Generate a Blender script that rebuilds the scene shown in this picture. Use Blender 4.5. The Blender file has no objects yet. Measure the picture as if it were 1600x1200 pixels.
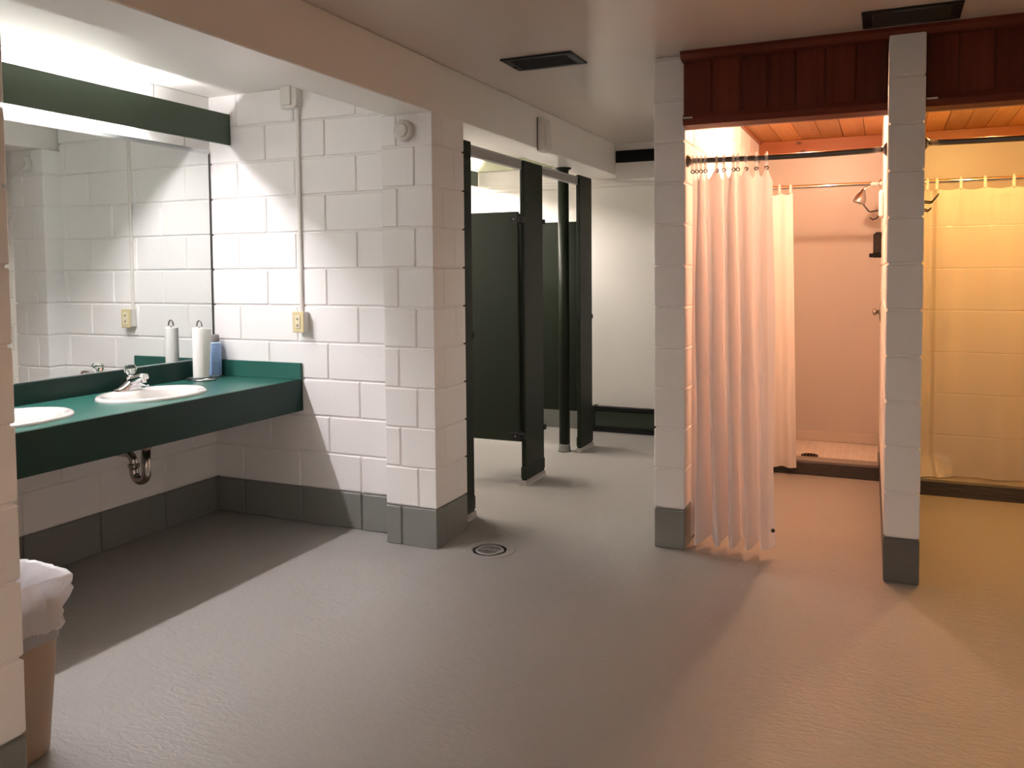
import bpy, bmesh, math, random
from mathutils import Vector, Matrix
random.seed(7)
S = bpy.context.scene
COL = S.collection
PI = math.pi
# ------------------------------------------------------------------ helpers
def sub(a, b): return (a[0]-b[0], a[1]-b[1], a[2]-b[2])

def base_of(o):
    p = Vector((0, 0, 0))
    while o is not None:
        p = p + o.location
        o = o.parent
    return p

class MB:
    """collects shapes in world coordinates; build() links them as one mesh object"""
    def __init__(self):
        self.v = []; self.f = []; self.sm = []; self.mi = []
    def add(self, vs, fs, smooth=False, mi=0):
        n = len(self.v)
        self.v += [tuple(map(float, p)) for p in vs]
        for q in fs:
            self.f.append([n+i for i in q]); self.sm.append(smooth); self.mi.append(mi)
        return self
    def box(self, x0, x1, y0, y1, z0, z1, c=0.0, mi=0, M=None):
        c = min(c, (x1-x0)*.45, (y1-y0)*.45, (z1-z0)*.45)
        lo = (x0, y0, z0); hi = (x1, y1, z1)
        if c <= 0:
            vs = [(hi[0] if i & 1 else lo[0], hi[1] if i & 2 else lo[1], hi[2] if i & 4 else lo[2]) for i in range(8)]
            fs = [(0, 2, 3, 1), (4, 5, 7, 6), (0, 1, 5, 4), (2, 6, 7, 3), (0, 4, 6, 2), (1, 3, 7, 5)]
        else:
            vs = []; idx = {}
            for i in range(8):
                s = [(i >> k) & 1 for k in range(3)]
                for a in range(3):
                    p = []
                    for k in range(3):
                        e = hi[k] if s[k] else lo[k]
                        if k != a: e += -c if s[k] else c
                        p.append(e)
                    idx[(i, a)] = len(vs); vs.append(p)
            fs = []
            for a in range(3):
                b, d = (a+1) % 3, (a+2) % 3
                for s in (0, 1):
                    o = []
                    for tb, td in ((0, 0), (1, 0), (1, 1), (0, 1)):
                        i = (s << a) | (tb << b) | (td << d); o.append(idx[(i, a)])
                    fs.append(o if s else o[::-1])
                for sb in (0, 1):       # edges along a: between faces b and d
                    for sd in (0, 1):
                        i0 = (sb << b) | (sd << d); i1 = i0 | (1 << a)
                        fs.append([idx[(i0, b)], idx[(i1, b)], idx[(i1, d)], idx[(i0, d)]])
            for i in range(8):
                fs.append([idx[(i, 0)], idx[(i, 1)], idx[(i, 2)]])
        if M is not None: vs = [tuple(M @ Vector(p)) for p in vs]
        return self.add(vs, fs, False, mi)
    def prism(self, pts, ax, a0, a1, mi=0, smooth=False):
        """pts: 2-D outline; extruded along axis ax from a0 to a1"""
        def P(p, a):
            if ax == 'x': return (a, p[0], p[1])
            if ax == 'y': return (p[0], a, p[1])
            return (p[0], p[1], a)
        n = len(pts)
        vs = [P(p, a0) for p in pts] + [P(p, a1) for p in pts]
        fs = [(i, (i+1) % n, n+(i+1) % n, n+i) for i in range(n)]
        self.add(vs, fs, smooth, mi)
        self.add([P(p, a0) for p in pts], [tuple(range(n))], False, mi)
        self.add([P(p, a1) for p in pts], [tuple(range(n))], False, mi)
        return self
    def tube(self, pts, r, n=12, caps=True, mi=0, closed=False):
        pts = [Vector(p) for p in pts]
        m = len(pts); rs = r if isinstance(r, (list, tuple)) else [r]*m
        up = None; vs = []
        for i, p in enumerate(pts):
            if closed: t = (pts[(i+1) % m]-pts[i-1])
            else: t = (pts[min(i+1, m-1)]-pts[max(i-1, 0)])
            t.normalize()
            if up is None:
                up = Vector((0, 0, 1)) if abs(t.z) < .9 else Vector((1, 0, 0))
            a = t.cross(up)
            if a.length < 1e-5: a = t.cross(Vector((0, 1, 0)))
            a.normalize(); b = t.cross(a); b.normalize(); up = -b if False else a.cross(t)
            for k in range(n):
                q = 2*PI*k/n
                vs.append(p + (a*math.cos(q)+b*math.sin(q))*rs[i])
        fs = []
        for i in range(m if closed else m-1):
            j = (i+1) % m
            for k in range(n):
                fs.append((i*n+k, i*n+(k+1) % n, j*n+(k+1) % n, j*n+k))
        self.add(vs, fs, True, mi)
        if caps and not closed:
            self.add(vs[:n], [tuple(range(n))], False, mi); self.add(vs[-n:], [tuple(range(n))], False, mi)
        return self
    def lathe(self, prof, c, n=32, mi=0, sx=1, sy=1, smooth=True, M=None, rot=0):
        """prof: list of (radius, z) about a vertical axis through c"""
        vs = []; m = len(prof)
        for r, z in prof:
            for k in range(n):
                q = 2*PI*k/n+rot
                p = Vector((r*sx*math.cos(q), r*sy*math.sin(q), z))
                if M is not None: p = M @ p
                vs.append((c[0]+p.x, c[1]+p.y, c[2]+p.z))
        fs = [(i*n+k, i*n+(k+1) % n, (i+1)*n+(k+1) % n, (i+1)*n+k) for i in range(m-1) for k in range(n)]
        self.add(vs, fs, smooth, mi)
        if prof[0][0] > 1e-6: self.add(vs[:n], [tuple(range(n))], False, mi)
        if prof[-1][0] > 1e-6: self.add(vs[-n:], [tuple(range(n))], False, mi)
        return self
    def sphere(self, c, r, n=20, m=12, sx=1, sy=1, sz=1, mi=0, smooth=True):
        prof = [(r*math.sin(PI*i/m), -r*math.cos(PI*i/m)*sz) for i in range(m+1)]
        prof[0] = (0.0, -r*sz); prof[-1] = (0.0, r*sz)
        return self.lathe(prof, c, n, mi, sx, sy, smooth)
    def grid(self, P, nu, nv, smooth=True, mi=0):
        vs = [P(i/nu, j/nv) for j in range(nv+1) for i in range(nu+1)]
        w = nu+1
        fs = [(j*w+i, j*w+i+1, (j+1)*w+i+1, (j+1)*w+i) for j in range(nv) for i in range(nu)]
        return self.add(vs, fs, smooth, mi)
    def build(self, name, mats, parent=None, loc=None, kind=None, label=None):
        me = bpy.data.meshes.new(name)
        off = base_of(parent) if parent is not None else Vector(loc or (0, 0, 0))
        me.from_pydata([(p[0]-off.x, p[1]-off.y, p[2]-off.z) for p in self.v], [], self.f)
        me.polygons.foreach_set('use_smooth', self.sm)
        if not isinstance(mats, (list, tuple)): mats = [mats]
        for m in mats: me.materials.append(m)
        me.polygons.foreach_set('material_index', self.mi)
        bm = bmesh.new(); bm.from_mesh(me)
        bmesh.ops.remove_doubles(bm, verts=bm.verts, dist=1e-6)
        bmesh.ops.recalc_face_normals(bm, faces=bm.faces)
        bm.to_mesh(me); bm.free(); me.update()
        o = bpy.data.objects.new(name, me); COL.objects.link(o)
        if parent is not None: o.parent = parent
        else: o.location = off
        if kind: o['kind'] = kind
        if label: o['label'] = label
        return o

def thing(name, label, cat, loc, group=None):
    o = bpy.data.objects.new(name, None); COL.objects.link(o)
    o.location = loc; o.empty_display_size = .05
    o['label'] = label; o['category'] = cat
    if group: o['group'] = group
    return o
def tag(o, label, cat, group=None):
    o['label'] = label; o['category'] = cat
    if group: o['group'] = group
    return o
def dup(root, loc, label, group=None):
    r = root.copy(); COL.objects.link(r); r.location = loc; r['label'] = label
    if group: r['group'] = group
    for ch in list(root.children):
        c = ch.copy(); COL.objects.link(c); c.parent = r
        for g in list(ch.children):
            d = g.copy(); COL.objects.link(d); d.parent = c
    return r

# ------------------------------------------------------------------ materials
def mat(name, col, rough=.5, metal=0., bump=0., scale=80., dist=.002, coat=0., spec=.5, var=0., vscale=6., detail=3., stretch=None, trans=0., ior=1.45):
    m = bpy.data.materials.new(name); m.use_nodes = True
    nt = m.node_tree; N = nt.nodes; L = nt.links
    b = N['Principled BSDF']
    b.inputs['Base Color'].default_value = (*col, 1); b.inputs['Roughness'].default_value = rough
    b.inputs['Metallic'].default_value = metal; b.inputs['Specular IOR Level'].default_value = spec
    b.inputs['Coat Weight'].default_value = coat; b.inputs['Coat Roughness'].default_value = .15
    b.inputs['Transmission Weight'].default_value = trans; b.inputs['IOR'].default_value = ior
    tc = N.new('ShaderNodeTexCoord'); mp = N.new('ShaderNodeMapping')
    L.new(tc.outputs['Object'], mp.inputs['Vector'])
    if stretch: mp.inputs['Scale'].default_value = stretch
    if bump:
        n = N.new('ShaderNodeTexNoise'); n.inputs['Scale'].default_value = scale; n.inputs['Detail'].default_value = detail
        L.new(mp.outputs['Vector'], n.inputs['Vector'])
        bp = N.new('ShaderNodeBump'); bp.inputs['Strength'].default_value = bump; bp.inputs['Distance'].default_value = dist
        L.new(n.outputs['Fac'], bp.inputs['Height']); L.new(bp.outputs['Normal'], b.inputs['Normal'])
    if var:
        n2 = N.new('ShaderNodeTexNoise'); n2.inputs['Scale'].default_value = vscale; n2.inputs['Detail'].default_value = 4
        L.new(mp.outputs['Vector'], n2.inputs['Vector'])
        mx = N.new('ShaderNodeMix'); mx.data_type = 'RGBA'
        mx.inputs[6].default_value = (*[c*(1-var) for c in col], 1); mx.inputs[7].default_value = (*[min(1, c*(1+var)) for c in col], 1)
        L.new(n2.outputs['Fac'], mx.inputs[0]); L.new(mx.outputs[2], b.inputs['Base Color'])
    return m

def emit(name, col, power):
    m = bpy.data.materials.new(name); m.use_nodes = True
    nt = m.node_tree; nt.nodes.clear()
    e = nt.nodes.new('ShaderNodeEmission'); o = nt.nodes.new('ShaderNodeOutputMaterial')
    e.inputs['Color'].default_value = (*col, 1); e.inputs['Strength'].default_value = power
    nt.links.new(e.outputs[0], o.inputs[0])
    return m

def wood(name, c1, c2, rough, axis):
    """grain runs along axis; every board (mesh island) has its own tone; a few knots"""
    m = bpy.data.materials.new(name); m.use_nodes = True
    nt = m.node_tree; N = nt.nodes; L = nt.links; b = N['Principled BSDF']
    b.inputs['Roughness'].default_value = rough; b.inputs['Specular IOR Level'].default_value = .22
    tc = N.new('ShaderNodeTexCoord'); mp = N.new('ShaderNodeMapping')
    sc = [28, 28, 28]; sc['xyz'.index(axis)] = 1.6
    mp.inputs['Scale'].default_value = sc
    geo = N.new('ShaderNodeNewGeometry')
    ad = N.new('ShaderNodeVectorMath'); ad.operation = 'ADD'
    ml = N.new('ShaderNodeMath'); ml.operation = 'MULTIPLY'; ml.inputs[1].default_value = 17.
    L.new(geo.outputs['Random Per Island'], ml.inputs[0])
    L.new(tc.outputs['Object'], ad.inputs[0]); L.new(ml.outputs[0], ad.inputs[1])
    L.new(ad.outputs[0], mp.inputs['Vector'])
    n = N.new('ShaderNodeTexNoise'); n.inputs['Scale'].default_value = 1.; n.inputs['Detail'].default_value = 5; n.inputs['Distortion'].default_value = .6
    L.new(mp.outputs['Vector'], n.inputs['Vector'])
    # knots
    mp2 = N.new('ShaderNodeMapping'); s2 = [7, 7, 7]; s2['xyz'.index(axis)] = 4.
    mp2.inputs['Scale'].default_value = s2
    L.new(ad.outputs[0], mp2.inputs['Vector'])
    vo = N.new('ShaderNodeTexVoronoi'); vo.inputs['Scale'].default_value = 1.
    L.new(mp2.outputs['Vector'], vo.inputs['Vector'])
    kn = N.new('ShaderNodeMapRange'); kn.inputs[1].default_value = .03; kn.inputs[2].default_value = .12; kn.inputs[3].default_value = .25; kn.inputs[4].default_value = 1.
    L.new(vo.outputs['Distance'], kn.inputs[0])
    mx = N.new('ShaderNodeMix'); mx.data_type = 'RGBA'
    mx.inputs[6].default_value = (*c1, 1); mx.inputs[7].default_value = (*c2, 1)
    L.new(n.outputs['Fac'], mx.inputs[0])
    tone = N.new('ShaderNodeMapRange'); tone.inputs[3].default_value = .7; tone.inputs[4].default_value = 1.25
    L.new(geo.outputs['Random Per Island'], tone.inputs[0])
    m2 = N.new('ShaderNodeMath'); m2.operation = 'MULTIPLY'
    L.new(tone.outputs[0], m2.inputs[0]); L.new(kn.outputs[0], m2.inputs[1])
    vm = N.new('ShaderNodeVectorMath'); vm.operation = 'SCALE'
    L.new(mx.outputs[2], vm.inputs[0]); L.new(m2.outputs[0], vm.inputs['Scale'])
    L.new(vm.outputs[0], b.inputs['Base Color'])
    bp = N.new('ShaderNodeBump'); bp.inputs['Strength'].default_value = .15; bp.inputs['Distance'].default_value = .002
    L.new(n.outputs['Fac'], bp.inputs['Height']); L.new(bp.outputs[0], b.inputs['Normal'])
    return m

def vinyl(name, col, transl, rough=.35, clear=.0, bump=.0, crease=False):
    m = bpy.data.materials.new(name); m.use_nodes = True
    nt = m.node_tree; N = nt.nodes; L = nt.links; N.clear()
    out = N.new('ShaderNodeOutputMaterial')
    d = N.new('ShaderNodeBsdfDiffuse'); t = N.new('ShaderNodeBsdfTranslucent'); g = N.new('ShaderNodeBsdfGlossy')
    for s in (d, t): s.inputs['Color'].default_value = (*col, 1)
    g.inputs['Color'].default_value = (1, 1, 1, 1); g.inputs['Roughness'].default_value = rough
    a = N.new('ShaderNodeMixShader'); a.inputs[0].default_value = transl
    L.new(d.outputs[0], a.inputs[1]); L.new(t.outputs[0], a.inputs[2])
    lw = N.new('ShaderNodeLayerWeight'); lw.inputs['Blend'].default_value = .5
    pw = N.new('ShaderNodeMath'); pw.operation = 'POWER'; pw.inputs[1].default_value = 4.
    fr = N.new('ShaderNodeMath'); fr.operation = 'MULTIPLY_ADD'; fr.inputs[1].default_value = .5; fr.inputs[2].default_value = .05
    L.new(lw.outputs['Facing'], pw.inputs[0]); L.new(pw.outputs[0], fr.inputs[0])
    c = N.new('ShaderNodeMixShader'); L.new(fr.outputs[0], c.inputs[0]); L.new(a.outputs[0], c.inputs[1]); L.new(g.outputs[0], c.inputs[2])
    last = c
    if clear:
        tr = N.new('ShaderNodeBsdfTransparent'); e = N.new('ShaderNodeMixShader'); e.inputs[0].default_value = clear
        L.new(c.outputs[0], e.inputs[1]); L.new(tr.outputs[0], e.inputs[2]); last = e
    L.new(last.outputs[0], out.inputs[0])
    if crease:     # storage creases pressed into the sheet
        tc = N.new('ShaderNodeTexCoord'); sp = N.new('ShaderNodeSeparateXYZ'); L.new(tc.outputs['Object'], sp.inputs[0])
        w = N.new('ShaderNodeMath'); w.operation = 'PINGPONG'; w.inputs[1].default_value = .13
        L.new(sp.outputs['Z'], w.inputs[0])
        r = N.new('ShaderNodeMapRange'); r.inputs[1].default_value = 0; r.inputs[2].default_value = .006
        L.new(w.outputs[0], r.inputs[0])
        n = N.new('ShaderNodeTexNoise'); n.inputs['Scale'].default_value = 9; L.new(tc.outputs['Object'], n.inputs['Vector'])
        ad = N.new('ShaderNodeMath'); ad.operation = 'ADD'; L.new(r.outputs[0], ad.inputs[0]); L.new(n.outputs['Fac'], ad.inputs[1])
        bp = N.new('ShaderNodeBump'); bp.inputs['Strength'].default_value = .35; bp.inputs['Distance'].default_value = .006
        L.new(ad.outputs[0], bp.inputs['Height'])
        for s in (d, t, g): L.new(bp.outputs[0], s.inputs['Normal'])
    return m

WHITE = (.875, .852, .842)
M_block = mat('painted_block', WHITE, .38, bump=.5, scale=170, dist=.0022, detail=4)
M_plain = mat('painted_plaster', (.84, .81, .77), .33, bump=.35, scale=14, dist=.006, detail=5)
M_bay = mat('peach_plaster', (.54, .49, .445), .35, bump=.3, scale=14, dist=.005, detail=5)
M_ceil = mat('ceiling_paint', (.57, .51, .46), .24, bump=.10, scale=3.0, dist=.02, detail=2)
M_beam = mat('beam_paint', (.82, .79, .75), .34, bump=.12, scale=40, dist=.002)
M_base = mat('grey_base_paint', (.20, .203, .186), .42, bump=.6, scale=90, dist=.004, detail=4)
M_curb = mat('dark_curb_paint', (.045, .038, .033), .4, bump=.7, scale=24, dist=.012, detail=5, stretch=(1, 1, 3))
M_green = mat('green_partition', (.0115, .0155, .009), .48, spec=.17, bump=.08, scale=300, dist=.001)
M_valance = mat('green_valance', (.040, .060, .036), .4)
M_lam = mat('green_laminate', (.022, .105, .083), .3, spec=.55, var=.08, vscale=3)
M_lamd = mat('green_laminate_edge', (.006, .028, .022), .38, spec=.3)
M_chrome = mat('chrome', (.86, .86, .87), .09, 1.)
M_steel = mat('brushed_steel', (.50, .48, .46), .28, 1.)
M_pipe = mat('old_chrome_pipe', (.45, .40, .36), .22, 1., var=.3, vscale=30)
M_darkrod = mat('dark_steel_rod', (.22, .20, .19), .3, 1.)
M_porc = mat('porcelain', (.64, .615, .585), .12, coat=.5)
M_black = mat('black_metal', (.007, .007, .007), .45, spec=.2)
M_black2 = mat('dark_void', (.004, .004, .004), .8)
M_bronze = mat('dark_vent_paint', (.014, .013, .012), .4, spec=.3)
M_ivory = mat('ivory_plastic', (.66, .56, .33), .35)
M_whitep = mat('white_plastic', (.72, .69, .65), .35)
M_hole = mat('socket_slot', (.02, .018, .015), .6)
M_paper = mat('paper_towel', (.84, .82, .79), .9, bump=.5, scale=160, dist=.002)
M_cardb = mat('cardboard_core', (.35, .25, .16), .9)
M_canb = mat('blue_can', (.27, .40, .66), .35, var=.35, vscale=1.5, stretch=(1, 1, 60))
M_cap = mat('grey_cap', (.20, .185, .18), .5)
M_silver = mat('silver_rim', (.7, .7, .72), .25, 1.)
M_bin = mat('beige_plastic_bin', (.36, .27, .195), .45, bump=.1, scale=200)
M_strap = mat('grey_strap', (.33, .32, .34), .6, bump=.2, scale=300)
M_rail = mat('aluminium_rail', (.42, .40, .385), .4, .5)
M_tile = None
M_bulb1 = emit('pink_amber_lamp', (1., .60, .37), 900)
M_bulb2 = emit('yellow_amber_lamp', (1., .60, .19), 700)
M_tube = emit('fluorescent_tube', (1., .95, .968), 158)
M_tube2 = emit('warm_fluorescent_tube', (1., .90, .80), 265)
M_hood = mat('dark_stained_header', (.1, .03, .02), .4)
M_header = wood('dark_red_stained_boards', (.065, .010, .005), (.19, .040, .018), .45, 'z')
M_htrim = wood('dark_red_stained_trim', (.09, .016, .009), (.17, .04, .02), .35, 'x')
M_plank = wood('orange_pine_boards', (.42, .16, .045), (.62, .30, .10), .4, 'y')
M_fascia = wood('orange_pine_fascia', (.30, .085, .028), (.42, .14, .05), .4, 'x')
M_curtain = vinyl('white_vinyl_curtain', (.86, .82, .83), .43, .28, .0)
M_curtain2 = vinyl('creased_vinyl_curtain', (.66, .61, .57), .35, .3, .0, crease=True)
M_curtain3 = vinyl('white_liner', (.86, .83, .80), .35, .35)
M_clear = vinyl('clear_plastic_ring', (.9, .9, .9), .5, .1, .45)
M_bag = vinyl('white_bin_bag', (.86, .84, .86), .4, .3, .04)
M_grom = mat('dark_grommet', (.10, .09, .085), .35, .8)

def glass_mat():
    m = mat('clear_acrylic', (1, 1, 1), .02, trans=1., ior=1.49)
    return m
M_acry = glass_mat()
def mirror_mat():
    return mat('mirror_silver', (.74, .765, .745), .0, 1.)
M_mirror = mirror_mat()

def floor_mat():
    m = bpy.data.materials.new('grey_painted_concrete'); m.use_nodes = True
    nt = m.node_tree; N = nt.nodes; L = nt.links; b = N['Principled BSDF']
    tc = N.new('ShaderNodeTexCoord')
    n = N.new('ShaderNodeTexNoise'); n.inputs['Scale'].default_value = 1.3; n.inputs['Detail'].default_value = 6
    L.new(tc.outputs['Object'], n.inputs['Vector'])
    mx = N.new('ShaderNodeMix'); mx.data_type = 'RGBA'
    mx.inputs[6].default_value = (.30, .283, .265, 1); mx.inputs[7].default_value = (.36, .34, .318, 1)
    L.new(n.outputs['Fac'], mx.inputs[0]); L.new(mx.outputs[2], b.inputs['Base Color'])
    b.inputs['Roughness'].default_value = .40; b.inputs['Specular IOR Level'].default_value = .42
    mp = N.new('ShaderNodeMapping'); mp.inputs['Rotation'].default_value = (0, 0, .6); mp.inputs['Scale'].default_value = (1, 2.6, 1)
    L.new(tc.outputs['Object'], mp.inputs['Vector'])
    a = N.new('ShaderNodeTexNoise'); a.inputs['Scale'].default_value = 22; a.inputs['Detail'].default_value = 5; a.inputs['Distortion'].default_value = .8
    L.new(mp.outputs['Vector'], a.inputs['Vector'])
    c = N.new('ShaderNodeTexNoise'); c.inputs['Scale'].default_value = 2.2; c.inputs['Detail'].default_value = 3
    L.new(tc.outputs['Object'], c.inputs['Vector'])
    b1 = N.new('ShaderNodeBump'); b1.inputs['Strength'].default_value = .34; b1.inputs['Distance'].default_value = .008
    b2 = N.new('ShaderNodeBump'); b2.inputs['Strength'].default_value = .3; b2.inputs['Distance'].default_value = .03
    L.new(a.outputs['Fac'], b1.inputs['Height']); L.new(c.outputs['Fac'], b2.inputs['Height'])
    L.new(b2.outputs[0], b1.inputs['Normal']); L.new(b1.outputs[0], b.inputs['Normal'])
    return m
M_floor = floor_mat()
def tile_mat():
    m = bpy.data.materials.new('small_shower_tiles'); m.use_nodes = True
    nt = m.node_tree; N = nt.nodes; L = nt.links; b = N['Principled BSDF']
    tc = N.new('ShaderNodeTexCoord')
    br = N.new('ShaderNodeTexBrick'); br.offset = 0.0; br.inputs['Scale'].default_value = 1.
    br.inputs['Brick Width'].default_value = .055; br.inputs['Row Height'].default_value = .055; br.inputs['Mortar Size'].default_value = .0022
    br.inputs['Color1'].default_value = (.62, .56, .50, 1); br.inputs['Color2'].default_value = (.68, .62, .56, 1); br.inputs['Mortar'].default_value = (.78, .74, .68, 1)
    L.new(tc.outputs['Object'], br.inputs['Vector']); L.new(br.outputs['Color'], b.inputs['Base Color'])
    b.inputs['Roughness'].default_value = .4
    return m
M_tile = tile_mat()

# ------------------------------------------------------------------ block walls
BH = .2032; BL = .4064; J = .009
def courses(mb, run, a0, a1, b0, b1, k0, k1, anchor, ztop=None, lastz=None, ch=.0045, skew=None, core=.009):
    """a wall of concrete blocks along axis run ('x' or 'y'): chamfered blocks on a recessed mortar core.
       anchor = position of a joint in odd courses"""
    zt = ztop if ztop is not None else k1*BH
    def bx(x0, x1, y0, y1, z0, z1, c):
        n = len(mb.v); mb.box(x0, x1, y0, y1, z0, z1, c)
        if skew:
            for i in range(n, len(mb.v)): mb.v[i] = skew(mb.v[i])
    def put(p0, p1, q0, q1, z0, z1, c):
        if run == 'x': bx(p0, p1, q0, q1, z0, z1, c)
        else: bx(q0, q1, p0, p1, z0, z1, c)
    put(a0+core, a1-core, b0+core, b1-core, k0*BH, zt, 0)
    k = k0
    while k*BH < zt-.01:
        z0 = k*BH+J/2; z1 = min((k+1)*BH, zt+J/2)-J/2
        if k == 0: z0 = 0
        ph = anchor + (BL/2 if k % 2 == 0 else 0)
        js = [a0-J/2]
        n = math.ceil((a0-ph)/BL+1e-6)
        while ph+n*BL < a1-1e-6:
            p = ph+n*BL
            if p-a0 > .03 and a1-p > .03: js.append(p)
            n += 1
        js.append(a1+J/2)
        for p, q in zip(js, js[1:]):
            put(p+J/2, q-J/2, b0, b1, z0, z1, ch)
        k += 1
    return mb

ZC = 2.446; ZA = 2.42
XM = -3.627; YE = 3.69; XCL = -2.368; XCR = -2.071; YC = 3.567; YCB = 3.90
def structure(o):
    o['kind'] = 'structure'; return o

# floor and ceilings
mb = MB(); mb.box(-3.9, 2.4, -2.4, 7.1, -.12, 0); structure(mb.build('floor', M_floor))
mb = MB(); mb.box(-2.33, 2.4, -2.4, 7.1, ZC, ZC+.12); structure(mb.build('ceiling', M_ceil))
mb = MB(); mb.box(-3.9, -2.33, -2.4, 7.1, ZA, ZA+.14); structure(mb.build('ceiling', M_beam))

# wall carrying the mirror and running on behind the stalls
mb = courses(MB(), 'y', 1.1, 7.0, XM-.2, XM, 1, 12, 3.105-BL/2, ztop=ZA); structure(mb.build('wall_left', M_block))
mb = courses(MB(), 'y', 1.1, 7.0, XM-.2, XM, 0, 1, 3.105); structure(mb.build('baseboard_left', M_base))
# end wall of the basin alcove
mb = courses(MB(), 'x', XM, XCL+.02, YE, YCB, 1, 12, -3.421, ztop=ZA); structure(mb.build('wall_end', M_block))
mb = courses(MB(), 'x', XM, XCL+.02, YE, YCB, 0, 1, -3.219); structure(mb.build('baseboard_end', M_base))
# block column at the corner of the alcove
def column_courses(k0, k1, zt, m, name):
    mb = MB(); c = .009
    mb.box(XCL+c, XCR-c, YC+c, YCB-c, k0*BH, zt, 0)
    for k in range(k0, k1):
        z0 = k*BH+J/2 if k else 0; z1 = min((k+1)*BH, zt+J/2)-J/2
        xj = -2.276 if k % 2 == 0 else -2.172
        yj = YC+.105 if k % 2 == 0 else YC+.225
        # four blocks round the pier, pinwheel joints
        mb.box(XCL, xj-J/2, YC, YCB, z0, z1, .0045)
        mb.box(xj+J/2, XCR, YC, yj-J/8, z0, z1, .0025)
        mb.box(xj+J/2, XCR, yj+J/8, YCB, z0, z1, .0025)
    return structure(mb.build(name, m))
column_courses(1, 11, 2.19, M_block, 'wall_corner')
column_courses(0, 1, BH, M_base, 'baseboard_corner')
# near wall at the left edge of the photograph
mb = courses(MB(), 'y', -2.3, 1.405, -2.36, -2.052, 1, 12, 1.405-BL, ztop=2.19); structure(mb.build('wall_near', M_block))
mb = courses(MB(), 'y', -2.3, 1.405, -2.36, -2.052, 0, 1, 1.2); structure(mb.build('baseboard_near', M_base))
mb = courses(MB(), 'x', XM, -2.36, 1.1, 1.29, 0, 12, -3.3, ztop=ZA); structure(mb.build('wall_alcove', M_block))
# beam over the alcove opening and the stall front
mb = MB(); mb.box(-2.33, -2.071, -2.3, 6.83, 2.19, ZC, .004); structure(mb.build('trim_1', M_beam))
# far wall, its soffit and moulding
mb = MB(); mb.box(-3.83, -.9, 6.83, 7.05, 0, ZC); structure(mb.build('wall_far', M_plain))
mb = MB(); mb.box(XM, -2.3, 6.812, 6.83, 0, BH, .003); structure(mb.build('baseboard_far', M_base))
mb = MB(); mb.box(-2.071, -1.07, 6.57, 6.83, 2.157, ZC); structure(mb.build('trim_2', M_beam))
mb = MB(); mb.box(XM, -1.07, 6.80, 6.83, 2.122, 2.157, .004).box(XM, -1.07, 6.812, 6.83, 2.157, 2.182, .003); structure(mb.build('trim_3', M_beam))
mb = MB(); mb.box(XM, -2.34, 6.805, 6.83, 2.315, ZA, .003); structure(mb.build('trim_4', mat('olive_trim_paint', (.34, .35, .23), .4)))
# shower partitions
XL0, XL1 = -1.069, -.914
def skw(p):
    x, y, z = p
    if x < .07: x -= .0157*(y-3.95)
    return (x, y, z)
mb = courses(MB(), 'y', 4.022, 6.83, XL0, XL1, 1, 12, 4.022+BL, ztop=ZC); structure(mb.build('wall_middle', M_block))
mb = courses(MB(), 'y', 4.022, 6.83, XL0, XL1, 0, 1, 4.022); structure(mb.build('baseboard_middle', M_base))
mb = courses(MB(), 'y', 3.95, 6.62, 0, .147, 1, 12, 3.95+BL, ztop=ZC, skew=skw); structure(mb.build('wall_divider', M_block))
mb = courses(MB(), 'y', 3.95, 6.62, 0, .147, 0, 1, 3.95, skew=skw); structure(mb.build('baseboard_divider', mat('dark_base_paint', (.11, .104, .093), .42, bump=.6, scale=90, dist=.004)))
mb = courses(MB(), 'y', 3.95, 6.62, 1.06, 1.21, 0, 12, 3.95+BL, ztop=ZC); structure(mb.build('wall_right', M_block))
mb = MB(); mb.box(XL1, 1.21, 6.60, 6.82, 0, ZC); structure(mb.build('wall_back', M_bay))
mb = MB(); mb.box(2.2, 2.4, .2, 4.2, 0, ZC).box(1.21, 2.2, 4.0, 4.2, 0, ZC); structure(mb.build('wall_side', M_plain))
# wooden header over both shower bays
def header(x0, x1, seams, name):
    mb = MB(); xs = [x0]+[s for s in seams if x0+.02 < s < x1-.02]+[x1]
    for a, b in zip(xs, xs[1:]): mb.box(a+.0015, b-.0015, 3.985, 4.03, 2.118, 2.405, .005)
    o = structure(mb.build(name, M_header))
    mb = MB(); mb.box(x0, x1, 3.992, 4.045, 2.10, 2.42)
    mb.build('backing_board', M_hood, o)
    mb = MB(); mb.prism([(3.975, 2.118), (3.972, 2.128), (3.98, 2.150), (3.99, 2.150), (4.06, 2.118), (4.06, 2.088), (4.035, 2.088), (3.985, 2.10)], 'x', x0, x1)
    mb.build('bottom_moulding', M_htrim, o)
    return o
header(XL1, -.002, [-.775, -.643, -.517, -.391, -.263, -.136], 'trim_5')
header(.147, 1.06, [.278, .41, .54, .67, .80, .93], 'trim_6')
mb = MB(); mb.prism([(3.94, ZC), (3.938, 2.428), (3.955, 2.408), (3.985, 2.402), (4.02, 2.402), (4.02, ZC)], 'x', XL1-.006, 1.06)
structure(mb.build('trim_7', M_htrim))
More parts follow.
